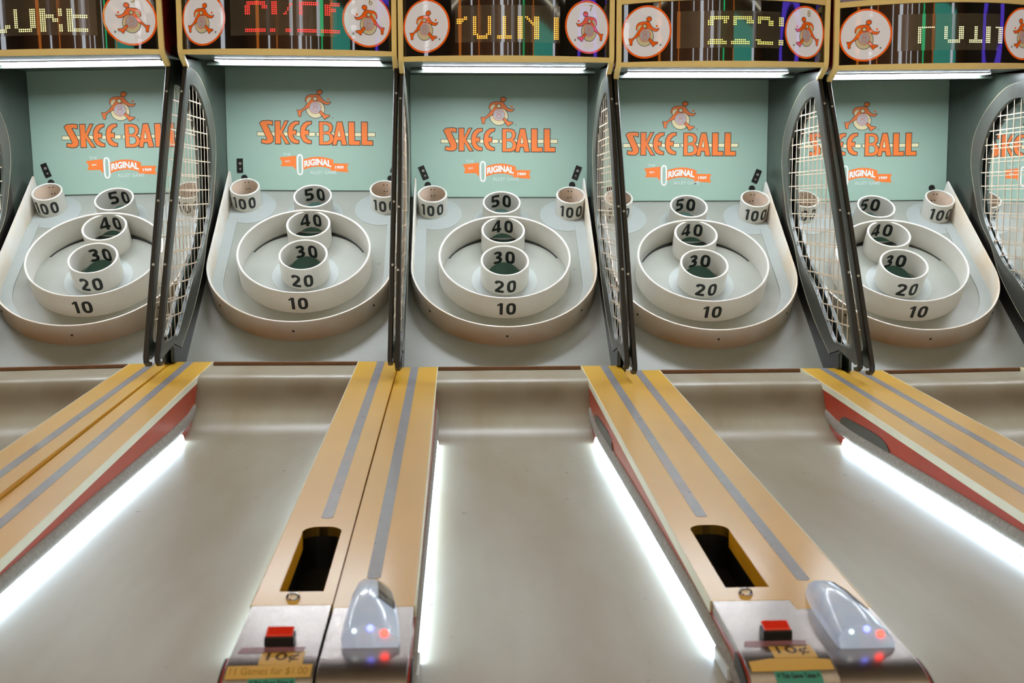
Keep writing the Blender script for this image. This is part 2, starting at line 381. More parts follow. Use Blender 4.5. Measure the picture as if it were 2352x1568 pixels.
# lane with its ramp
lane_prof = [(-2.52, LZ), (-1.5, LZ), (-.9, LZ), (-.52, LZ)]+catmull([(-.46, LZ), (-.40, -.165), (-.345, -.148), (-.302, -.116), (-.272, -.074), (-.248, -.036), (-.222, -.014), (-.18, -.008), (-.10, -.010), (0., -.013)], 5)
mb = MB(); n = len(lane_prof)
v = []
for x in (-.2435, .2435):
    v += [L2(x, y, z_) for y, z_ in lane_prof]+[L2(x, y, z_-.014) for y, z_ in lane_prof]
q4 = [(i, i+1, 2*n+i+1, 2*n+i) for i in range(n-1)]+[(n+i, 3*n+i, 3*n+i+1, n+i+1) for i in range(n-1)]
q4 += [(i, n+i, n+i+1, i+1) for i in range(n-1)]+[(2*n+i, 2*n+i+1, 3*n+i+1, 3*n+i) for i in range(n-1)]+[(0, 2*n, 3*n, n), (n-1, 2*n-1, 4*n-1, 3*n-1)]
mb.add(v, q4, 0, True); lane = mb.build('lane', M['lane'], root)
MB().box(-.2435, .2435, .0005, .014, H0-.0125, H0-.001).build('ledge_strip', M['wood'], root, .001)
# decks
def deck_z(y, z): return z+DS*y+H0
def slot_path():
    return [(.282, -1.965), (.358, -1.965)]+[(.358-.030+.030*math.cos(a), -1.672+.030*math.sin(a)) for a in [PI/2*i/8 for i in range(9)]]+[(.312+.030*math.cos(a), -1.672+.030*math.sin(a)) for a in [PI/2+PI/2*i/8 for i in range(9)]]
for sgn in (-1, 1):
    mb = MB()
    outer = [(sgn*.246, -2.02), (sgn*.3783, -2.02), (sgn*.3783, .0), (sgn*.246, .0)]
    hole = [slot_path()] if sgn > 0 else []
    fill2d(outer, hole, .019, lambda u, v, w: (u, v, deck_z(v, w-.019)), mb)
    deck = mb.build('deck', M['yellow'], root)
    tag(deck, label='glossy yellow deck board with a grey stripe and a ball slot' if sgn > 0 else 'glossy yellow deck board with a long grey stripe')
    MB().box(.2432, .2462, -2.02, -.0, -.0205, .0007, fn=lambda x, y, z: (sgn*x, y, deck_z(y, z))).build('edge_trim', M['cream'], deck, .0008)
    y0 = -1.588 if sgn > 0 else -1.893
    mb = MB(); pts = [(.309, 0), (.335, 0), (.333, y0), (.327, y0-.006), (.315, y0-.006), (.309, y0)]
    mb.prism([(sgn*a, b) for a, b in pts], 0., .0006, lambda u, v, w: (u, v, deck_z(v, w)))
    mb.build('grey_stripe', M['grey_stripe'], deck)
    if sgn > 0:
        sp = slot_path(); m_ = len(sp); mb = MB()
        v = [(x, y, deck_z(y, -.0005)) for x, y in sp]+[(x, y, deck_z(y, -.085)) for x, y in sp]
        v2 = [(x+(.002 if x > .32 else -.002), y+(.002 if y > -1.8 else -.002), z) for x, y, z in v]
        mb.add(v, [(i, (i+1) % m_, m_+(i+1) % m_, m_+i) for i in range(m_)]); mb.add(v2, [(i, (i+1) % m_, m_+(i+1) % m_, m_+i) for i in range(m_)])
        liner = mb.build('slot_liner', M['black'], deck)
        mb = MB()
        for xa in (.2818, .3572): mb.box(xa, xa+.0012, -1.9645, -1.675, -.034, -.0008, fn=lambda x, y, z: (x, y, deck_z(y, z)))
        mb.build('slot_lip', M['yellow_inner'], deck)
        mb = MB(); mb.prism(sp, -.085, -.088, lambda u, v, w: (u, v, deck_z(v, w))); mb.build('slot_floor', M['bar'], deck)
        mb = MB(); zz = deck_z(-1.992, 0)
        mb.lathe([(0.0, .010), (.006, .0095), (.010, .007), (.0125, .002), (.0125, -.001), (0, -.001)], lambda x, y, h: (x+.310, y-1.992, h+zz), 24)
        mb.build('slot_bolt', M['chrome'], deck)
    # red side wall between deck and lane, with carpeted bumper rail
    wall = MB(); poly = [(-2.02, DS*-2.02-.019), (-.0, -.019), (-.0, -.03), (-.2, -.03), (-.36, -.172), (-2.52, -.172), (-2.52, -.35), (-2.40, -.35), (-2.30, -.2), (-2.2, DS*-2.2-.019)]
    poly = [(-2.03, DS*-2.03-.019), (0, -.019), (0, -.181), (-2.30, -.181), (-2.26, -.15), (-2.21, -.13)]
    wall.prism(poly, .2436, .2500, lambda u, v, w: L2(sgn*w, u, v)); wall = wall.build('side_wall', M['red'], root)
    path = []
    rp = [(-2.26, -.158), (-2.2, -.152), (-2.1, -.146), (-1.9, -.139), (-1.3, -.133), (-.55, -.131), (-.38, -.123), (-.32, -.112), (-.29, -.103), (-.275, -.098)]
    rr = [.010, .015, .017, .018, .019, .020, .019, .017, .012, .005]
    mb = MB(); k = 14; v = []
    for (y, z_), r in zip(rp, rr):
        for j in range(k):
            a = 2*PI*j/k; v.append(L2(sgn*(.2436-max(0, math.cos(a))*r*.45-.0+(.002 if math.cos(a) <= 0 else 0)), y, z_+math.sin(a)*r))
    mb.add(v, [(i*k+j, (i+1)*k+j, (i+1)*k+(j+1) % k, i*k+(j+1) % k) for i in range(len(rp)-1) for j in range(k)], 0, True)
    mb.add(v, [tuple(range(k)), tuple((len(rp)-1)*k+j for j in range(k))])
    mb.build('bumper_rail', M['carpet'], wall, 0, 60)
    if sgn > 0:
        pl = catmull([(-.44, -.120), (-.43, -.098), (-.46, -.084), (-.53, -.082), (-.68, -.082), (-.76, -.086), (-.81, -.098), (-.84, -.120)], 4)
        MB().prism(pl, .2405, .2440, lambda u, v, w: L2(w, u, v)).build('ball_gate_plate', M['framegrey'], wall)
    # light strip at the foot of the wall
    mb = MB(); mb.prism([(.2434, -.1500), (.2434, LZ+.0008), (.2345, LZ+.0008), (.2345, LZ+.007), (.2385, -.1500)], -2.10, -.47, lambda u, v, w: L2(sgn*u, w, v))
    strip = mb.build('light_strip', M['led'], root)
    mb = MB()
    for i in range(7): mb.screw(L2(sgn*.2338, -.62-.24*i, LZ+.004), (-sgn, 0, .5), .0022, .0016)
    mb.build('strip_screws', M['screwdark'], strip)
    MB().box(sgn*.2330, sgn*.2434, -2.19, -2.1005, H0+LZ+.0008, H0-.150).build('strip_end_block', M['ledcover'], strip)
    # steel nose at the player's end
    def nose_prof():
        pts = [(-2.0205, DS*-2.0205)]; yc, R = -2.203, .16; z1 = DS*yc
        for i in range(15):
            a = PI/2*i/14+math.atan(DS)*0; pts.append((yc-R*math.sin(a), z1-R+R*math.cos(a)))
        pts.append((yc-R, -.55)); return pts
    npz = nose_prof()
    mb = MB(); mb.prism([(y, z_) for y, z_ in npz]+[(-2.0205, -.55)], .2465, .3775, lambda u, v, w: L2(sgn*w, u, v), 0, True)
    nose = mb.build('steel_nose_cover', M['steel'], root, .0015, 30)
    mb = MB(); inner = [(y+.028 if y < -2.30 else y, z_-.034) for y, z_ in npz]
    mb.prism([(y, z_-.004) for y, z_ in npz[1:]]+[(y, z_-.0) for y, z_ in reversed(inner[1:])], .2400, .2434, lambda u, v, w: L2(sgn*w, u, v), 0, True)
    mb.build('nose_edge_molding', M['bar'], nose)
    mb = MB(); mb.prism([(y, z_-.003) for y, z_ in npz[1:]]+[(-2.20, -.55)], .2436, .2462, lambda u, v, w: L2(sgn*w, u, v), 0, True); mb.build('nose_side', M['red'], nose)
    mb = MB(); mb.prism([(-2.2, -.17), (-2.2, -.12), (-2.24, -.155), (-2.27, -.19), (-2.28, -.5), (-2.2, -.5)], .2365, .2465, lambda u, v, w: L2(sgn*w, u, v))
    def nose_at(u, x, lift):      # u = distance forward of the cover's back edge
        y = -2.0205-u; nf = -2.203
        if y > nf: return L2(x, y, DS*y+lift)
        a = (nf-y)/.16; R = .16+lift; return L2(x, nf-R*math.sin(a), DS*nf-.16+R*math.cos(a))
    if sgn > 0:
        bt = MB(); by = -2.160; bz = DS*by
        bt.box(.292, .337, by-.014, by+.014, H0+bz-.001, H0+bz+.014); bt = bt.build('start_button', M['black'], nose, .002)
        MB().box(.294, .335, by-.011, by+.012, H0+bz+.0135, H0+bz+.019, fn=lambda x, y, z: (x, y, z+(y-by)*.25)).build('button_cap', M['button'], bt, .002)
        p_ = Paint(); p_.poly([(.262, .156), (.356, .156), (.352, .176), (.256, .176)], 0, 0)
        p_.build('faded_sticker', [M['pinksticker']], nose, lambda u, v, l: nose_at(v, u, l), .0004, .01)
        sx = .326
        p_ = Paint(); p_.poly([(sx-.033, .172), (sx+.031, .171), (sx+.032, .212), (sx-.033, .212)], 0, 0)
        vs, fs = text2d('10\u00a2', 1., .012, width=.048, height=.029); p_.raw([(sx+x, .191-y) for x, y in vs], fs, 1, 1)
        p_.build('price_sticker', [M['sticker'], M['inkbrown']], nose, lambda u, v, l: nose_at(v, u, l), .0004, .01)
        p_ = Paint(); p_.poly([(.284, .242), (.352, .242), (.352, .272), (.284, .272)], 0, 0)
        vs, fs = text2d('$ This Game Takes $', 1., .03, width=.062, height=.011); p_.raw([(.318+x, .2515-y) for x, y in vs], fs, 1, 1)
        p_.build('teal_sticker', [M['tealsticker'], M['black']], nose, lambda u, v, l: nose_at(v, u, l), .0004, .01)
    else:
        # card reader: milky faceted shell
        secs = [(-1.962, -.316, .016, .010), (-1.970, -.315, .025, .028), (-2.000, -.313, .031, .040), (-2.06, -.310, .038, .048), (-2.12, -.308, .042, .046), (-2.166, -.306, .044, .032), (-2.174, -.306, .042, .004)]
        mb = MB(); v = []
        cs = [(-1, 0), (-1, .40), (-.82, .82), (-.50, 1), (-.15, 1), (.15, .95), (.94, .42), (1, .30), (1, 0)]
        for y, xc, hw, hh in secs:
            for a, b in cs: v.append(L2(xc+a*hw, y, DS*y+b*hh-.0005))
        k = len(cs)
        mb.add(v, [(i*k+j, (i+1)*k+j, (i+1)*k+(j+1) % k, i*k+(j+1) % k) for i in range(len(secs)-1) for j in range(k)], 0, True)
        mb.add(v, [tuple(range(k)), tuple((len(secs)-1)*k+j for j in range(k))])
        rd = mb.build('card_reader', M['reader'], root, .003, 50)
        mb = MB()   # screen on the lane-side slope
        q = [(-1.945, .80), (-2.085, .80), (-2.075, .22), (-1.95, .22)]
        def side_pt(y, t, lift):
            for i in range(len(secs)-1):
                if secs[i][0] >= y >= secs[i+1][0]:
                    f = (secs[i][0]-y)/(secs[i][0]-secs[i+1][0]); xc, hw, hh = [secs[i][j]*(1-f)+secs[i+1][j]*f for j in (1, 2, 3)]
            a_, b_ = .15+(.94-.15)*t, .95+(.42-.95)*t
            return L2(xc+hw*a_+lift*.55, y, DS*y+b_*hh+lift*.8)
        ys = [-1.985, -2.010, -2.035, -2.060, -2.085]; v = [side_pt(y, t, l) for l in (.0005, .0025) for y in ys for t in (.08, .5, .92)]
        f = [(0, 1, 16, 15), (1, 2, 17, 16), (12, 13, 28, 27), (13, 14, 29, 28)]+[(3*i, 3*i+3, 3*i+18, 3*i+15) for i in range(4)]+[(3*i+2, 3*i+5, 3*i+20, 3*i+17) for i in range(4)]
        for i in range(4):
            for j in range(2): f += [(i*3+j, i*3+j+1, i*3+j+4, i*3+j+3), (15+i*3+j, 15+i*3+j+1, 15+i*3+j+4, 15+i*3+j+3)]
        mb.add(v, f); mb.build('reader_screen', M['screen'], rd)
        mb = MB()
        for i, (px, py, pz, r) in enumerate([(-.330, -2.1675, .024, .004), (-.306, -2.167, .028, .005), (-.285, -2.1685, .020, .006)]):
            mb.screw(L2(px, py, DS*py+pz), (0, -1, .3), r, .003, i)
        mb.build('reader_lights', [M['led_white'], M['led_blue'], M['led_red']], rd)
# target board
RINGS = [('scoring_cup', .003, .4435, .0916, .0959, .0835), ('scoring_cup', .003, .6389, .085, .0899, .077), ('scoring_cup', .003, .8205, .0765, .0899, .069),
         ('scoring_cup', -.276, .8869, .0598, .0841, .052), ('scoring_cup', .286, .8739, .0596, .087, .052)]
holes = [circle(x, s, ri-.002, 40) for _, x, s, r, h, ri in RINGS]
cr = [(RX+.236*math.cos(a), .4729+.236*math.sin(a)) for a in [math.radians(25+130*i/30) for i in range(31)]]
cr2 = [(RX+.236*math.cos(a)*.97, .4729+(.236-.020*math.sin(PI*(1-i/30)))*math.sin(a)) for i, a in [(i, math.radians(155-130*i/30)) for i in range(31)]]
mb = MB(); fill2d([(-.3655, -.034), (.3655, -.034), (.3655, .9735), (-.3655, .9735)], holes, .012, lambda u, v, w: B(u, v, w-.012), mb)
board = mb.build('target_board', M['board'], root)
mb = MB(); mb.prism(cr+cr2, .0003, .0012, lambda u, v, w: B(u, v, w)); mb.build('ring_gap', M['black'], board)
def clipdisc(cx, cs, r): return [(max(-.336, min(.336, x)), min(.968, s)) for x, s in circle(cx, cs, r, 56)]
for (cx, cs, r, ri) in ((-.262, .86, .105, .05), (.268, .85, .105, .05), (.003, .805, .115, .067), (.003, .44, .125, .082)):
    mb = MB(); fill2d(clipdisc(cx, cs, r), [circle(*[(x_, s_) for _, x_, s_, *_r in RINGS if abs(x_-cx) < .03 and abs(s_-cs) < .04][0], ri, 40)], .0012, lambda u, v, w: B(u, v, w+.0001), mb)
    mb.build('pale_cup_disc', M['palegrey'], board)  # thin, slightly paler discs around the cups
# pale strip inside the outer wall
def upath(r, off, s1): return [(-r+off, s1)]+[(off-r*math.cos(a), .425-r*math.sin(a)) for a in [PI*i/48 for i in range(49)]]+[(r+off, s1)]
a = upath(.342, 0, .78); b = upath(.300, 0, .78)
mb = MB(); mb.prism(a+list(reversed(b)), .0001, .0045, lambda u, v, w: B(u, v, w)); mb.build('gutter_strip', M['palegrey'], board)
# outer ball wall
path = upath(.351, -.0, .968); mb = MB(); v = []; N = len(path)
for i, (x, s) in enumerate(path):
    p0 = Vector(path[max(0, i-1)]); p1 = Vector(path[min(N-1, i+1)]); d = (p1-p0).normalized(); nn = Vector((-d.y, d.x))
    if i == 0 or i == N-1: nn = Vector((1 if i == 0 else -1, 0))
    h = .090+(.012 if i in (0, N-1) else 0)
    for off, hh in ((0, .0), (0, h-.003), (.002, h), (.007, h), (.009, h-.003), (.009, 0)):
        v.append(B(x+nn.x*off, s+nn.y*off, hh))
k = 6
mb.add(v, [(i*k+j, (i+1)*k+j, (i+1)*k+(j+1) % k, i*k+(j+1) % k) for i in range(N-1) for j in range(k)], 0, True); mb.add(v, [tuple(range(k)), tuple((N-1)*k+j for j in range(k))])
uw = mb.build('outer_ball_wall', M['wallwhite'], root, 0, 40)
mb = MB()
for ang, hh in ((-90, .048), (-38, .05), (-142, .05)):
    t = math.radians(ang); p = B(.351*math.cos(t), .425+.351*math.sin(t), hh); d = Vector(B(math.cos(t), math.sin(t), 0))-Vector(B(0, 0, 0)); mb.screw(p, d, .0045, .002)
mb.build('wall_screws', M['screwdark'], uw)
def ringprof(r, ri, h): e = .0022; return [(r, 0), (r, h-e), (r-e, h), (ri+e, h), (ri, h-e), (ri, 0)]
def glyphs(txt, height):
    """bold upright grotesque figures drawn as strokes; returns (verts, faces) centred"""
    w = .195; out = []; x = 0.
    def sup(cx, cy, rx, ry, a0, a1, n=22, e=.72):
        o = []
        for i in range(n+1):
            a = math.radians(a0+(a1-a0)*i/n); c, d = math.cos(a), math.sin(a)
            o.append((cx+rx*abs(c)**e*(1 if c >= 0 else -1), cy+ry*abs(d)**e*(1 if d >= 0 else -1)))
        return o
    h = w/2
    for ch in txt:
        p = Paint()
        if ch == '0': W = .60; p.stroke(sup(W/2, .5, W/2-h, .5-h, 0, 360)[:-1], w, 0, 0, True)
        elif ch == '1': W = .34; p.stroke([(W-h, 0), (W-h, 1)], w, 0, 0); p.poly([(W-w, .99), (W-w, .80), (.0, .70), (.0, .86), (.08, .90)], 0, 0)
        elif ch == '2': W = .60; p.stroke([(h*.9, .70)]+sup(.30, .70, .30-h, .30-h, 165, -35, 18, .85)+[(.11, h)], w, 0, 0); p.stroke([(.03, h), (W, h)], w, 0, 0)
        elif ch == '3': W = .58; p.stroke(sup(.27, .735, .29-h, .265-h, 150, -90, 18, .85), w, 0, 0); p.stroke(sup(.27, .29, .31-h, .29-h, 90, -150, 18, .85), w, 0, 0); p.stroke([(.20, .52), (.32, .52)], w, 0, 0)
        elif ch == '4': W = .66; p.stroke([(.47, 0), (.47, 1)], w, 0, 0); p.stroke([(.0, .27), (W, .27)], w*.95, 0, 0); p.poly([(.0, .19), (.0, .36), (.38, 1.), (.52, 1.), (.16, .36), (.16, .19)], 0, 0)
        elif ch == '5': W = .60; p.stroke([(.10, 1-h), (W-.03, 1-h)], w, 0, 0); p.stroke([(.12, 1.), (.09, .52)], w*.95, 0, 0); p.stroke([(.08, .54)]+sup(.28, .32, .32-h, .32-h, 115, -150, 20, .85), w, 0, 0)
        for vs, fs, _, _ in p.items: out.append(([(x+u, v) for u, v in vs], fs))
        x += W+.20
    x -= .20; V = []; F = []
    for vs, fs in out:
        o = len(V); V += [((u-x/2)*height, (v-.5)*height) for u, v in vs]; F += [tuple(i+o for i in f) for f in fs]
    return V, F
def number_on(txt, cx, cs, R, hc, width, height, inside, parent, bold=.012):
    vs, fs = glyphs(txt, height)
    xw = max(v[0] for v in vs)-min(v[0] for v in vs); vs = [(x*width/xw, y) for x, y in vs]
    bm = bmesh.new(); bv = [bm.verts.new((x, y, 0)) for x, y in vs]
    for f in fs:
        try: bm.faces.new([bv[i] for i in f])
        except ValueError: pass
    for _ in range(3):
        e = [e for e in bm.edges if e.calc_length() > .010]
        if e: bmesh.ops.subdivide_edges(bm, edges=e, cuts=1); bmesh.ops.triangulate(bm, faces=bm.faces)
    bm.verts.index_update(); vs = [(v.co.x, v.co.y) for v in bm.verts]; fs = [tuple(v.index for v in f.verts) for f in bm.faces]; bm.free()
    mb = MB(); sg = 1 if inside else -1; RR = R-.0006 if inside else R+.0006
    mb.add([B(cx+RR*math.sin(x/RR), cs+sg*RR*math.cos(x/RR), hc+y) for x, y in vs], fs)
    me = bpy.data.meshes.new('score_number'); me.from_pydata(mb.v, [], mb.f); me.materials.append(M['number']); me.update()
    o = bpy.data.objects.new('score_number', me); COL.objects.link(o); o.parent = parent; return o
mb = MB(); mb.lathe(ringprof(.2505, .2425, .0966), lambda x, y, h: B(RX+x, .4729+y, h), 120)
big = mb.build('scoring_ring', M['white'], root, 0, 40); tag(big, label='large round white scoring ring marked 10')
number_on('10', RX, .4729, .2505, .046, .069, .056, False, big)
NUM = [[('20', False, .042, .084), ('30', True, .047, .082)], [('40', True, .052, .082)], [('50', True, .050, .080)], [('100', False, .042, .098)], [('100', False, .042, .098)]]
NAMES = ['middle white cup marked 20 outside and 30 inside', 'white cup marked 40 inside', 'white cup marked 50 inside', 'small left corner cup marked 100', 'small right corner cup marked 100']
for (nm, x, s, r, h, ri), nums, lb in zip(RINGS, NUM, NAMES):
    mb = MB(); mb.lathe(ringprof(r, ri, h), lambda a, b, c: B(x+a, s+b, c), 64)
    if r < .07: mb.lathe([(ri-.0002, .002), (ri-.0002, h-.006)], lambda a, b, c: B(x+a, s+b, c), 64, 1, True, False)
    cup = mb.build(nm, [M['white'], M['cupinside']], root, 0, 40); tag(cup, label=lb)
    for t, ins, hc, wd in nums: number_on(t, x, s, ri if ins else r, hc-(.003 if ins else .001), wd*(1.06 if ins else 1), .060 if ins else (.058 if r > .07 else .053), ins, cup)
    mb = MB(); mb.lathe([(ri-.001, .0), (ri-.001, -.11)], lambda a, b, c: B(x+a, s+b, c), 40, 0, True, False)
    mb.disc((0, 0), ri-.001, 40, lambda u, v: B(x+u, s+v, -.055+v*.9 if abs(v) < 9 else 0)); mb.build('ball_chute', M['teal'], board)
    if r < .07:
        mb = MB()
        for dx, hh in ((-.006, .068), (.008, .068), (-.005, .035), (.007, .037)):
            an = dx/ri; mb.screw(B(x+ri*math.sin(an), s+ri*math.cos(an), hh), (0, -CA, -SA), .0026, .002)
        mb.build('cup_screws', M['screwdark'], cup)
# back panel with its artwork
YB = .9345; ZB0 = .5746+.0; MB().box(-.3655, .3655, YB, YB+.012, H0+.567, H0+1.085).build('back_panel', M['mint'], root); bp_ = COL.objects[-1] if False else [o for o in root.children if o.name.startswith('back_panel')][0]
K = 3.55e-4*1.04; ZC = .808
warp = lambda u, v, l: L2(u*K, YB-l, ZC+v*K)
pt = Paint(); wordmark(pt); pt.build('wordmark', [M['orange'], M['ink'], M['creamprint'], M['mint']], bp_, warp)
pt = Paint(); emblem(pt); pt.build('runner_emblem', [M['orange'], M['ink'], M['creamprint'], M['lilac'], M['pink'], M['dotgrey']], bp_, lambda u, v, l: L2((u-4)*K, YB-l, ZC+(320+v)*K))
pt = Paint(); banner(pt); pt.build('ribbon_print', [M['orange'], M['whiteprint'], M['paleprint']], bp_, warp)
MB().box(-.3655, .3655, YB-.003, YB-.0002, H0+.5755, H0+.5785).build('panel_joint', M['soffit'], bp_)
# side panels with opening, steel frame, net and black edge bar
OPEN = catmull([(.300, .945), (.355, .948), (.428, .932), (.532, .872), (.603, .775), (.624, .690), (.612, .600), (.553, .487), (.403, .347), (.245, .258), (.035, .105), (-.03, .090), (-.146, .086)], 6)+[(-.166, .094), (-.170, .110)]
OUTC = catmull([(.262, 1.005), (.427, .992), (.580, .922), (.672, .835), (.697, .75), (.680, .663), (.604, .503), (.501, .404), (.416, .291), (.250, .156), (.055, .044)], 6)
SIDE = [(.262, 1.003), (-.225, .070), (-.233, .055), (-.228, .044), (-.205, .040), (-.052, .066), (-.040, .062), (-.040, .006), (.085, -.038), (.14, -.05), (.944, .553), (.944, 1.09), (.262, 1.03)]
def ring_hole(): return list(OPEN)
for sgn in (-1, 1):
    mb = MB(); fill2d(SIDE, [ring_hole()], .0080, lambda u, v, w: L2(sgn*(.3665+w), u, v), mb)
    sp = mb.build('side_panel', M['sidegrey'], root)
    mb = MB(); fill2d(OUTC+[(-.045, .068), (-.205, .040), (-.228, .044), (-.233, .055), (-.225, .070)], [ring_hole()], .005, lambda u, v, w: L2(sgn*(.3610+w), u, v), mb)
    mb.build('side_frame', M['framegrey'], sp)
    mb = MB(); path = [((sgn*.3608, u, v+H0), (1, 0, 0), (0, 0, 1)) for u, v in OUTC]
    mb2 = MB()
    for (a0, b0), (a1, b1) in zip(OUTC[:-1], OUTC[1:]):
        d = Vector((a1-a0, b1-b0)).normalized(); nn = Vector((d.y, -d.x))*.0009
        mb2.prism([(a0+nn.x, b0+nn.y), (a1+nn.x, b1+nn.y), (a1-nn.x, b1-nn.y), (a0-nn.x, b0-nn.y)], .3600, .3612, lambda u, v, w: L2(sgn*w, u, v))
    mb2.build('frame_edge_line', M['edgeline'], sp)
    low = MB(); lp = [(a_, b_-.004) for a_, b_ in OUTC[30:]]
    lp = [(.680, .655), (.604, .498), (.501, .400), (.416, .286), (.250, .151), (.055, .040), (-.036, .055), (-.036, .006), (.085, -.034), (.16, -.02), (.72, .39)]
    low.prism(lp, .3645, .3666, lambda u, v, w: L2(sgn*w, u, v)); low.build('lower_black_panel', M['black'], sp)
    mb = MB(); pth = [(.262, 1.003), (-.225, .070), (-.236, .052), (-.236, .038), (-.222, .029), (-.200, .028)]; pp = []
    for i, (a, b) in enumerate(pth):
        p0 = Vector(pth[max(0, i-1)]); p1 = Vector(pth[min(len(pth)-1, i+1)]); d = (p1-p0).normalized(); pp.append(((0, a, b+H0), (1, 0, 0), (0, d.y, -d.x)))
    mb.sweep(pp, [(sgn*.3590, -.004), (sgn*.3750, -.004), (sgn*.3750, .006), (sgn*.3725, .009), (sgn*.3615, .009), (sgn*.3590, .006)], 0, False)
    bar = mb.build('edge_bar', M['bar'], sp)
    mb = MB(); dd = Vector((0, -.487, -.933)).normalized(); nv = Vector((0, -.886, .463))
    for t in (.10, .50, .72):
        y, z_ = .262+(-.487)*t, 1.003+(-.933)*t; mb.screw(Vector(L2(sgn*.3695, y, z_))+Vector((0, -.886, .463))*.0088, (0, -.886, .463), .0045, .002)
    mb.build('bar_screws', M['screw'], sp)
    # net: cords along Y and along Z clipped to the opening
    loop = OPEN; mb = MB()
    def spans(c, ax):
        xs = []
        for i in range(len(loop)):
            p, q = loop[i], loop[(i+1) % len(loop)]
            if (p[ax]-c)*(q[ax]-c) < 0: t = (c-p[ax])/(q[ax]-p[ax]); xs.append(p[1-ax]+t*(q[1-ax]-p[1-ax]))
        xs.sort(); return list(zip(xs[::2], xs[1::2]))
    wd = .0019
    zz = .105
    while zz < .94:
        for y0, y1 in spans(zz, 1): mb.box(sgn*.3690, sgn*(.3690+.002), y0-.003, y1+.003, H0+zz-wd, H0+zz+wd)
        zz += .0525
    yy = -.155
    while yy < .62:
        for z0, z1 in spans(yy, 0): mb.box(sgn*.3678, sgn*.3692, yy-wd, yy+wd, H0+z0-.003, H0+z1+.003)
        yy += .0525
    mb.build('safety_net', M['net'], sp)
# canopy: housing, soffit, light, yellow marquee frame, glass
RG = .64
def arcY(x, back=0.): return .192-(math.sqrt(RG*RG-x*x)-math.sqrt(RG*RG-.36*.36))+back
mb = MB()
for sgn in (-1, 1): mb.prism([(.200, 1.06), (.262, 1.04), (.300, 1.085), (.944, 1.085), (.944, 1.46), (.200, 1.46)], .3668, .3735, lambda u, v, w: L2(sgn*w, u, v))
mb.box(-.3655, .3655, .21, .944, H0+1.452, H0+1.46); mb.box(-.3655, .3655, .936, .944, H0+1.08, H0+1.452)
hs = mb.build('canopy_housing', M['darkred'], root)
xs = [-.3655+.731*i/24 for i in range(25)]
front = [(x, arcY(max(-.36, min(.36, x)), .006)) for x in xs]
mb = MB(); v = []
so = lambda y: (1.0395+(y-.19)*.046) if y > .19 else 1.0395+(y-.19)*.11
poly = front+[(.3655, .934), (-.3655, .934)]
v = [(x, y) for x, y in poly]
mb.prism(v, 0, .006, lambda u, w, a: L2(u, w, so(w)+a)); soff = mb.build('canopy_soffit', M['soffit'], root)
mb = MB(); mb.box(-.300, .300, .425, .500, -.0045, -.0005, fn=lambda x, y, z: L2(x, y, so(y)+z)); tb = mb.build('tube_light', M['ledcover'], root)
mb = MB(); mb.box(-.298, .298, .427, .498, -.0060, -.0046, fn=lambda x, y, z: L2(x, y, so(y)+z)); mb.build('glowing_tube', M['tube'], tb)
mb = MB()
for sx in (-.3015, .3005): mb.box(sx-.0015, sx+.0025, .422, .503, -.007, -.0005, fn=lambda x, y, z: L2(x, y, so(y)+z))
mb.build('tube_end_cap', M['ledcover'], tb)
MB().box(-.345, .345, .506, .510, -.0185, -.0002, fn=lambda x, y, z: L2(x, y, so(y)+z)).build('light_shield', M['soffit'], tb)
fr = MB()
def arcbeam(z0, z1, y_out, y_in):
    v = []
    for x in [-.36+.72*i/32 for i in range(33)]:
        y = arcY(x); sg_ = -.013*(1-(x/.36)**2) if z0 < 1.1 else 0; v += [L2(x, y-y_out, z0+sg_), L2(x, y+y_in, z0+sg_), L2(x, y+y_in, z1+sg_*.6), L2(x, y-y_out, z1+sg_*.6)]
    fr.add(v, [(i*4+j, (i+1)*4+j, (i+1)*4+(j+1) % 4, i*4+(j+1) % 4) for i in range(32) for j in range(4)], 0, False)
    fr.add(v, [(0, 1, 2, 3), (128, 131, 130, 129)])
arcbeam(1.0375, 1.0530, .004, .010); arcbeam(1.2480, 1.2665, .004, .010)
marq = fr.build('marquee_frame', M['yellow_paint'], root)
for sgn in (-1, 1):
    mb = MB(); pth = [(.186, 1.46), (.186, 1.062), (.189, 1.046), (.198, 1.036), (.268, 1.000)]; pp = []
    for i, (a, b) in enumerate(pth):
        p0 = Vector(pth[max(0, i-1)]); p1 = Vector(pth[min(len(pth)-1, i+1)]); d = (p1-p0).normalized(); pp.append(((0, a, b+H0), (1, 0, 0), (0, d.y, -d.x)))
    mb.sweep(pp, [(sgn*.3560, -.012), (sgn*.3740, -.012), (sgn*.3740, .004), (sgn*.3560, .004)]); mb.build('frame_upright', M['yellow_paint'], marq, .002)
mb = MB(); v = []
for x in [-.3595+.719*i/48 for i in range(49)]:
    y = arcY(x, .004); v += [L2(x, y, 1.042), L2(x, y, 1.2485), L2(x, y+.004, 1.2485), L2(x, y+.004, 1.042)]
mb.add(v, [(i*4+j, (i+1)*4+j, (i+1)*4+(j+1) % 4, i*4+(j+1) % 4) for i in range(48) for j in range(4)], 0, True)
glass = mb.build('marquee_glass', M['glassblack'], root, 0, 50)
mb = MB(); v = []
for x in [-.3595+.719*i/48 for i in range(49)]:
    y = arcY(x, .004); v += [L2(x, y, 1.266), L2(x, y, 1.452), L2(x, y+.004, 1.452), L2(x, y+.004, 1.266)]
mb.add(v, [(i*4+j, (i+1)*4+j, (i+1)*4+(j+1) % 4, i*4+(j+1) % 4) for i in range(48) for j in range(4)], 0, True)
up = mb.build('upper_sign_panel', mat('lilac_upper_panel', (150, 140, 170), .1, coat=.8), root, 0, 50)
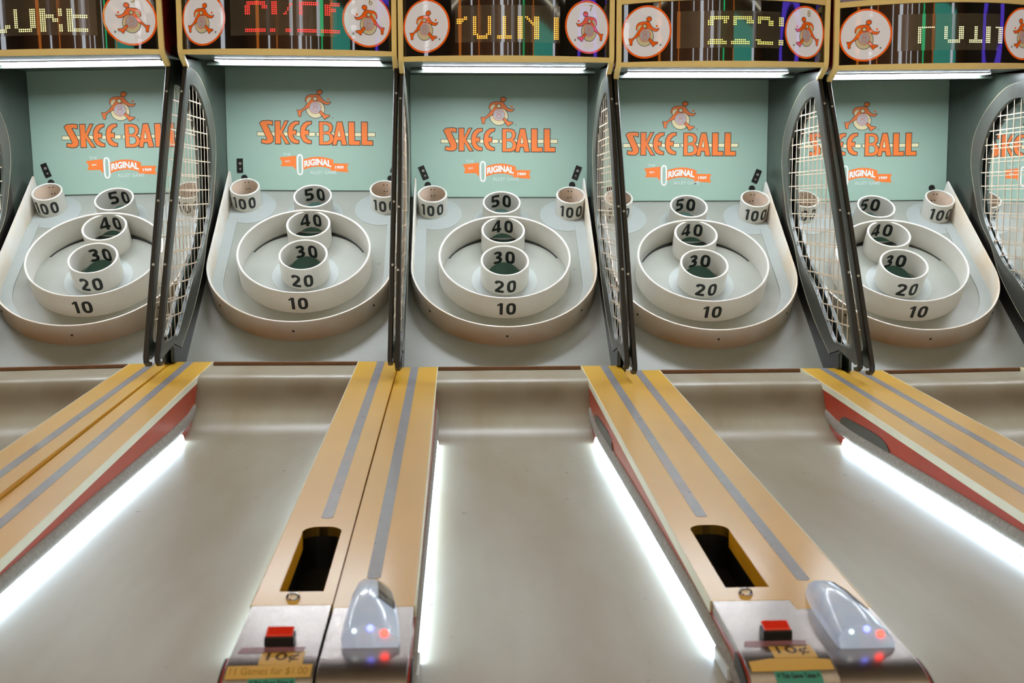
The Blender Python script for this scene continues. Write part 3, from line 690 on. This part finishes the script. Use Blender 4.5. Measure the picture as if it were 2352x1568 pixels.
def gl(u, z, lift):            # u = distance along the curved glass
    t = u/RG; base = math.sqrt(RG*RG-.36*.36); yc = .192+base+.004
    return L2((RG+lift)*math.sin(t), yc-(RG+lift)*math.cos(t), z)
pt = Paint(); pt.poly([(-.180, 1.090), (.180, 1.090), (.180, 1.212), (-.180, 1.212)], 0, 0)
pt.build('display_window', [M['display']], glass, gl, .0004, .02)
for sgn in (-1, 1):
    pt = Paint(); uc = sgn*.287
    pt.circ(uc, 1.150, .0890, .0890, 1, 1, 64); pt.circ(uc, 1.150, .0825, .0825, 0, 2, 64)
    e = Paint(); emblem(e, sgn > 0); ke = 3.15e-4
    for vs, fs, mi, ly in e.items: pt.raw([(uc+(u+(10 if sgn > 0 else -10))*ke*.92, 1.149+v_*ke) for u, v_ in vs], fs, [1, 2, 3, 4, 5, 6][mi], ly+3)
    pt.build('roundel', [M['roundel'], M['roundel_orange'], M['ink'], M['creamprint'], M['lilac'], M['pink'], M['dotgrey']], glass, gl, .00025, .02)
# cabinet body, feet
mb = MB(); mb.box(-.345, .345, -2.20, .944, .05, H0-.56); mb.box(-.345, .345, .06, .944, H0-.56, H0-.06)
mb.box(-.240, .240, -2.25, -.0, H0-.56, H0-.178)
body = mb.build('cabinet_body', M['cabinet'], root)
mb = MB()
for sgn in (-1, 1): mb.box(sgn*.2510, sgn*.3640, -2.019, .058, H0-.56, H0-.215); mb.box(sgn*.3640, sgn*.3700, -2.019, .058, H0-.30, H0-.125)
mb.build('alley_side_box', M['darkred'], body)
for sx in (-1, 1):
    for yy in (-2.1, -.6, .8):
        mb = MB(); mb.lathe([(0, 0), (.03, 0), (.03, .012), (.012, .02), (.012, .052), (0, .052)], lambda x, y, h: (x+sx*.31, y+yy, h), 16, closed=False); mb.build('levelling_foot', M['rubber'], root)

# ------------------------------------------------------------------ placing the seven machines
TR = {4: (-.008, .004, .006, -.005, -.026), 5: (-.005, .0056, .0064, -.005, -.0250), 6: (-.0028, .0248, .0158, -.0055, .0005), 7: (-.0042, -.0012, .0005, -.005, -.0047),
      8: (-.0061, -.0127, -.0107, -.0055, -.0084), 9: (.008, -.0164, -.012, -.0055, -.0181), 10: (.012, -.018, -.012, -.0055, -.016)}
TX = {6: .0075, 7: -.0025, 8: -.004}
def place(o, m):
    t = TR[m]; tx = TX.get(m, 0.); R_ = Matrix.Rotation(t[3], 3, 'Z') @ Matrix.Rotation(t[4], 3, 'Y') @ Matrix.Rotation(tx, 3, 'X')
    T = Vector((.38+(m-7)*P+t[0], t[1], t[2]+H0+.012*0))+R_ @ Vector((.012, 0, 0))-R_ @ Vector((0, 0, H0))
    o.location = T; o.rotation_euler = (tx, t[4], t[3])
def copy_tree(o, parent=None):
    c = o.copy(); COL.objects.link(c); c.parent = parent
    for ch in list(o.children): copy_tree(ch, c)
    return c
mach = {7: root}
for m in (4, 5, 6, 8, 9, 10): mach[m] = copy_tree(root)
GROUP = 'row of alley ball machines'
LAB = {4: 'ball machine cut off by the left frame edge, seen only through a beige net',
       5: 'leftmost clear ball machine, roundel number 5 and pale LUKE dot letters on its marquee',
       6: 'ball machine with roundel number 6 and red dot letters, red gap on its left',
       7: 'centre ball machine with roundel number 7 and amber dot letters on its marquee',
       8: 'ball machine with roundel number 8 and broken yellow dot letters on its marquee',
       9: 'right-hand ball machine with pale POIN dot letters, last one with whole rings in view',
       10: 'ball machine at the right frame edge, mint panel glimpsed through the net'}
for m, o in mach.items():
    place(o, m); tag(o, label=LAB[m], category='arcade game', group=GROUP)
def child(o, nm): return [c for c in o.children if c.name.split('.')[0] == nm]
def dots(m, cells, rgb, x0, pitch, strength):
    g = child(mach[m], 'marquee_glass')[0]; mt = mat('dot_glow', rgb, .4, emit=rgb, estr=strength)
    left = set(cells); groups = []
    while left:
        st = [left.pop()]; comp = set(st)
        while st:
            a, b = st.pop()
            for d in [(i, j) for i in (-1, 0, 1) for j in (-1, 0, 1)]:
                q_ = (a+d[0], b+d[1])
                if q_ in left: left.remove(q_); comp.add(q_); st.append(q_)
        groups.append(comp)
    for comp in groups: dot_letter(comp, g, mt, x0, pitch)
def dot_letter(cells, g, mt, x0, pitch):
    mb = MB()
    for c, r in sorted(cells):
        u = x0+c*pitch; z_ = 1.1035+(11-r)*.0063
        v = [gl(u+.0022*math.cos(PI/4*i+.39), z_+.0022*math.sin(PI/4*i+.39), .0012) for i in range(8)]
        mb.add(v, [tuple(range(8))])
    me = bpy.data.meshes.new('dot_letter'); me.from_pydata(mb.v, [], mb.f)
    me.materials.append(mt); me.update()
    o = bpy.data.objects.new('dot_letter', me); COL.objects.link(o); o.parent = g
def R_(c0, c1, r0, r1): return {(c, r) for c in range(c0, c1+1) for r in range(r0, r1+1)}
c7 = R_(0, 3, 2, 2) | R_(0, 5, 1, 1) | R_(4, 5, 0, 0) | R_(0, 2, 3, 3) | R_(9, 10, 0, 9) | R_(17, 18, 0, 9) | R_(11, 16, 10, 11) | R_(10, 11, 9, 9) | R_(16, 17, 9, 9) \
    | R_(25, 26, 0, 9) | R_(22, 29, 10, 11) | R_(33, 35, 0, 11) | R_(42, 44, 0, 11) | {(37, 0), (38, 0), (38, 1), (39, 1), (39, 2), (40, 2), (40, 3), (41, 3), (41, 4)} | R_(53, 55, 0, 11)
c5 = R_(0, 1, 1, 9) | R_(1, 8, 10, 11) | R_(8, 10, 8, 9) | R_(13, 14, 0, 9) | R_(21, 23, 0, 9) | R_(15, 21, 10, 11) | R_(26, 28, 0, 11) | R_(29, 32, 3, 4) | R_(32, 34, 5, 6) | R_(35, 36, 0, 3) | R_(35, 36, 8, 11) \
    | R_(39, 41, 0, 11) | R_(42, 48, 3, 4) | R_(42, 48, 10, 11)
c6 = R_(0, 9, -4, -3) | R_(-1, 1, -2, 2) | R_(8, 10, -2, -1) | R_(13, 15, -4, 2) | {(22, -2), (21, -1), (21, 0), (20, 1), (20, 2), (22, -3), (23, -3), (19, 2)} | R_(27, 36, -4, -3) | R_(27, 28, -2, 2) | R_(40, 42, -3, 2) | R_(43, 47, -4, -3) | R_(43, 45, -1, 0) \
    | R_(-1, 9, 10, 11) | R_(12, 14, 10, 11) | R_(20, 22, 10, 11) | R_(26, 35, 10, 11) | R_(38, 47, 10, 11)
c8 = R_(1, 10, -3, -2) | R_(0, 2, -1, 1) | R_(8, 9, -1, 0) | R_(13, 22, -3, -2) | R_(13, 14, -1, 1) | R_(20, 23, -1, 0) | R_(26, 32, -3, -2) | R_(26, 27, -1, 0) | R_(32, 34, -1, 1) | R_(38, 40, -3, 1) \
    | R_(0, 9, 10, 11) | R_(1, 7, 9, 9) | R_(12, 21, 10, 11) | R_(14, 19, 9, 9) | R_(25, 27, 9, 9) | R_(26, 34, 10, 11) | R_(38, 40, 9, 11)
c9 = R_(0, 1, 1, 9) | R_(0, 8, 1, 1) | R_(14, 15, 1, 7) | R_(22, 24, 1, 7) | R_(16, 22, 8, 9) | R_(31, 32, 1, 7) | R_(28, 35, 8, 9) | R_(38, 40, 1, 9) | R_(44, 48, 1, 1) | R_(46, 48, 2, 9)
dots(7, c7, (255, 168, 60), -.1715, .00625, 2.2); dots(5, c5, (236, 232, 160), -.168, .0066, 1.6); dots(6, c6, (255, 48, 44), -.118, .0065, 2.2)
dots(8, c8, (236, 228, 120), -.074, .0066, 1.4); dots(9, c9, (238, 236, 180), -.112, .0063, 1.6)
for m, (dx, rgb) in {5: (.0, 0), 6: (.0, 0), 7: (.0, 0), 8: (.002, 0), 9: (0, 0)}.items():
    g = child(mach[m], 'marquee_glass')[0]; vs, fs = text2d(str(m), 1., 0., height=.0215); p_ = Paint()
    p_.raw([(.287+.010+x, 1.150+.063+y) for x, y in vs], fs, 0, 14); p_.build('machine_number', [M['numyellow']], g, gl, .00025, .02)
for m, spec in {4: [], 5: [(-1, 20)], 6: [(-1, 0), (1, -20)], 7: [(-1, 22), (1, -20)], 8: [(1, -22)], 9: [], 10: [(-1, 0)]}.items():
    bpan = child(mach[m], 'back_panel')[0]
    for sg, ang in spec:
        cx, cz = sg*.318+.004, .678; a_ = math.radians(ang); mb = MB()
        f = lambda x, y, z: L2(cx+x*math.cos(a_)-z*math.sin(a_), YB-y, cz+x*math.sin(a_)+z*math.cos(a_))
        mb.box(-.0125, .0125, .0002, .004, -.029, .029, fn=f); br = mb.build('latch_plate', M['black'], bpan, .001)
        mb = MB(); mb.screw(f(.001, .004, .008), (0, -1, 0), .006, .004); mb.screw(f(.001, .004, -.014), (0, -1, 0), .004, .003); mb.build('latch_screws', M['screw'], bpan)
    for sg in (-1, 1):
        mb = MB(); mb.screw(L2(sg*.300+.003, YB, .628), (0, -1, 0), .013, .010, 0, 20); mb.build('rubber_knob', M['black'], bpan)
# "11 Games" sticker on machine 6, blank folded one on the others
for m in (6, 7, 8, 9, 5):
    nose = [c for c in child(mach[m], 'steel_nose_cover') if any(g.name.startswith('start_button') for g in c.children)][0]
    p_ = Paint()
    if m == 6:
        p_.poly([(.250, .214), (.373, .211), (.373, .240), (.250, .243)], 0, 0)
        vs, fs = text2d('11 Games for $1.00', 1., 0., width=.112, height=.018); p_.raw([(.311+x, .2275-y) for x, y in vs], fs, 1, 1)
    else: p_.poly([(.252, .220), (.285, .213), (.350, .213), (.374, .218), (.374, .240), (.252, .242)], 0, 0)
    p_.build('offer_sticker', [M['sticker'], M['inkgold']], nose, lambda u, v, l: (lambda a: a)((lambda y: None)(0) or nose_at(v, u, l)), .0004, .01)

# ------------------------------------------------------------------ the hall
def struct(name, x0, x1, y0, y1, z0, z1, m):
    o = MB().box(x0, x1, y0, y1, z0, z1).build(name, m); o['kind'] = 'structure'; return o
X0, X1, Y0, Y1, ZT = -7.5, 8.5, -10.2, 1.55, 4.6
fl = mat('dark_patterned_carpet', (58, 44, 46), .9, var=.3, scale=14, rgb2=(80, 60, 44)); wl = mat('dark_warm_wall_paint', (92, 74, 62), .7, var=.05)
cl = mat('orange_brown_ceiling_paint', (172, 146, 104), .8, var=.08)
struct('floor', X0, X1, Y0, Y1, -.1, 0, fl); struct('ceiling', X0, X1, Y0, Y1, ZT, ZT+.1, cl)
struct('wall_back', X0, X1, Y1, Y1+.1, 0, ZT, mat('dark_back_wall_paint', (52, 40, 46), .7)); struct('wall_front', X0, X1, Y0-.1, Y0, 0, ZT, mat('orange_brown_wall_paint', (156, 112, 76), .7, var=.08))
struct('wall_left', X0-.1, X0, Y0, Y1, 0, ZT, wl); struct('wall_right', X1, X1+.1, Y0, Y1, 0, ZT, wl)
panel = mat('ceiling_light_glow', (255, 250, 240), .5, emit=(252, 242, 214), estr=4.7)
casing = mat('white_light_casing', (220, 220, 216), .5)
pos = {-9.4: 'front wall', -8.0: 'rear of the hall', -6.6: 'hall middle', -5.3: 'space behind the player', -4.1: 'player', -2.9: 'player end of the lanes', -1.5: 'lanes'}
for y, w in pos.items():
    mb = MB().box(-6.5, 7.5, y-.05, y+.05, ZT-.50, ZT-.44)
    for k in range(6): mb.box(-6+2.6*k, -5.98+2.6*k, y-.01, y+.01, ZT-.45, ZT+.001)
    o = mb.build('ceiling_light', casing)
    MB().box(-6.48, 7.48, y-.06, y+.06, ZT-.512, ZT-.501).build('diffuser', panel, o); MB().box(-6.48, 7.48, y-.04, y+.04, ZT-.439, ZT-.43).build('uplight', panel, o)
    tag(o, label='long hanging white ceiling light above the '+w, category='ceiling light', group='ceiling lights')
col = mat('white_column_glow', (250, 250, 250), .5, emit=(236, 244, 255), estr=3.2)
grn = mat('green_tube_glow', (60, 220, 150), .5, emit=(40, 235, 150), estr=3.)
org = mat('orange_tube_glow', (240, 140, 60), .5, emit=(255, 140, 50), estr=2.)
def light_column(x, y, r, m, label):
    mb = MB(); mb.lathe([(0, .12), (r, .12), (r, ZT-.12), (0, ZT-.12)], lambda a, b, h: (x+a, y+b, h), 24, closed=False); o = mb.build('light_column', m)
    mb = MB(); mb.lathe([(0, .0), (r+.05, .0), (r+.05, .12), (0, .12)], lambda a, b, h: (x+a, y+b, h), 24, closed=False); mb.build('column_base', M['black'], o)
    tag(o, label=label, category='light column', group='glowing columns mirrored in the marquees', kind='thing')
for x, y, r, m, l in [(.05, -9.7, .18, col, 'wide white glowing column straight behind the player, mirrored mid-marquee'), (1.25, -9.7, .05, col, 'thin white light tube right of the wide white column'),
                   (2.6, -9.7, .07, grn, 'green light tube near the front wall'), (-4.9, -3.6, .16, col, 'white glowing column on the left side of the hall'),
                   (-2.4, -8.8, .06, org, 'orange light tube left of the wide white column'), (-3.3, -8.9, .09, col, 'white light tube far left by the front wall'), (3.6, -9.1, .05, org, 'orange light tube right of the green one'), (.75, -9.8, .04, col, 'slim white tube added for marquee streaks, between two thicker ones'), (-.9, -9.7, .05, col, 'slim white tube added for marquee streaks, left of the wide white column'), (2.0, -9.0, .04, col, 'slim white tube added for marquee streaks, left of the green one'), (-3.9, -7.2, .12, org, 'broad orange light column on the left side of the hall'), (4.6, -6.2, .10, col, 'white glowing column on the right side of the hall')]:
    light_column(x, y, r, m, l)  # the slim tubes are unseen, added for more streaks in the marquee glass
def sign(name, box, m, label):
    o = MB().box(*box).build(name, m, None, .02); tag(o, label=label, category='light sign', kind='thing')
sign('wall_sign', (3.9, 6.9, Y0+.002, Y0+.08, 2.9, 3.9), mat('teal_sign_glow', (90, 210, 190), .4, emit=(90, 225, 200), estr=1.3), 'teal glowing panel on the front wall')
mb = MB(); t_ = [(-5.0+1.5*math.cos(2*PI*i/40), 3.3+.75*math.sin(2*PI*i/40)) for i in range(40)]; t2 = [(-5.0+1.1*math.cos(2*PI*i/40), 3.3+.42*math.sin(2*PI*i/40)) for i in range(40)]
fill2d(t_, [t2], .08, lambda u, v, w: (X1-.0805+w, u, v), mb); o = mb.build('neon_ring', mat('purple_sign_glow', (110, 80, 255), .4, emit=(110, 80, 255), estr=2.4)); MB().box(X1-.07, X1-.02, -5.04, -4.96, 0, 2.60).build('sign_post', M['black'], o); tag(o, label='oval purple glowing ring on a black post by the right wall', category='light sign', kind='thing')

# ------------------------------------------------------------------ world and camera
w = bpy.data.worlds.new('world'); SC.world = w; w.use_nodes = True
w.node_tree.nodes['Background'].inputs[0].default_value = (.5, .45, .4, 1); w.node_tree.nodes['Background'].inputs[1].default_value = .05
pitch, yaw, roll = .12301, .05178, .00369
cx, cy, cz = .19822, -3.81442, .55811
cp, sp_, cyw, syw = math.cos(pitch), math.sin(pitch), math.cos(yaw), math.sin(yaw)
f = Vector((syw*cp, cyw*cp, -sp_)); rt = Vector((cyw, -syw, 0)); dn = f.cross(rt)
c, s = math.cos(roll), math.sin(roll); rt2 = c*rt-s*dn; dn2 = s*rt+c*dn
cam = bpy.data.cameras.new('camera'); co = bpy.data.objects.new('camera', cam); COL.objects.link(co)
co.matrix_world = Matrix(((rt2.x, -dn2.x, -f.x, cx), (rt2.y, -dn2.y, -f.y, cy), (rt2.z, -dn2.z, -f.z, cz+H0), (0, 0, 0, 1)))
cam.sensor_width = 36; cam.lens = 2600/2352*36; cam.clip_start = .05
cam.dof.use_dof = True; cam.dof.focus_distance = 4.1; cam.dof.aperture_fstop = 6.3
SC.camera = co
cy_ = SC.cycles; cy_.max_bounces = 5; cy_.diffuse_bounces = 3; cy_.adaptive_threshold = .03; cy_.glossy_bounces = 3; cy_.transmission_bounces = 2; cy_.caustics_reflective = False; cy_.caustics_refractive = False
vs_ = SC.view_settings; vs_.view_transform = 'Standard'; vs_.look = 'None'; vs_.gamma = 1.; vs_.exposure = 0.; vs_.use_curve_mapping = False
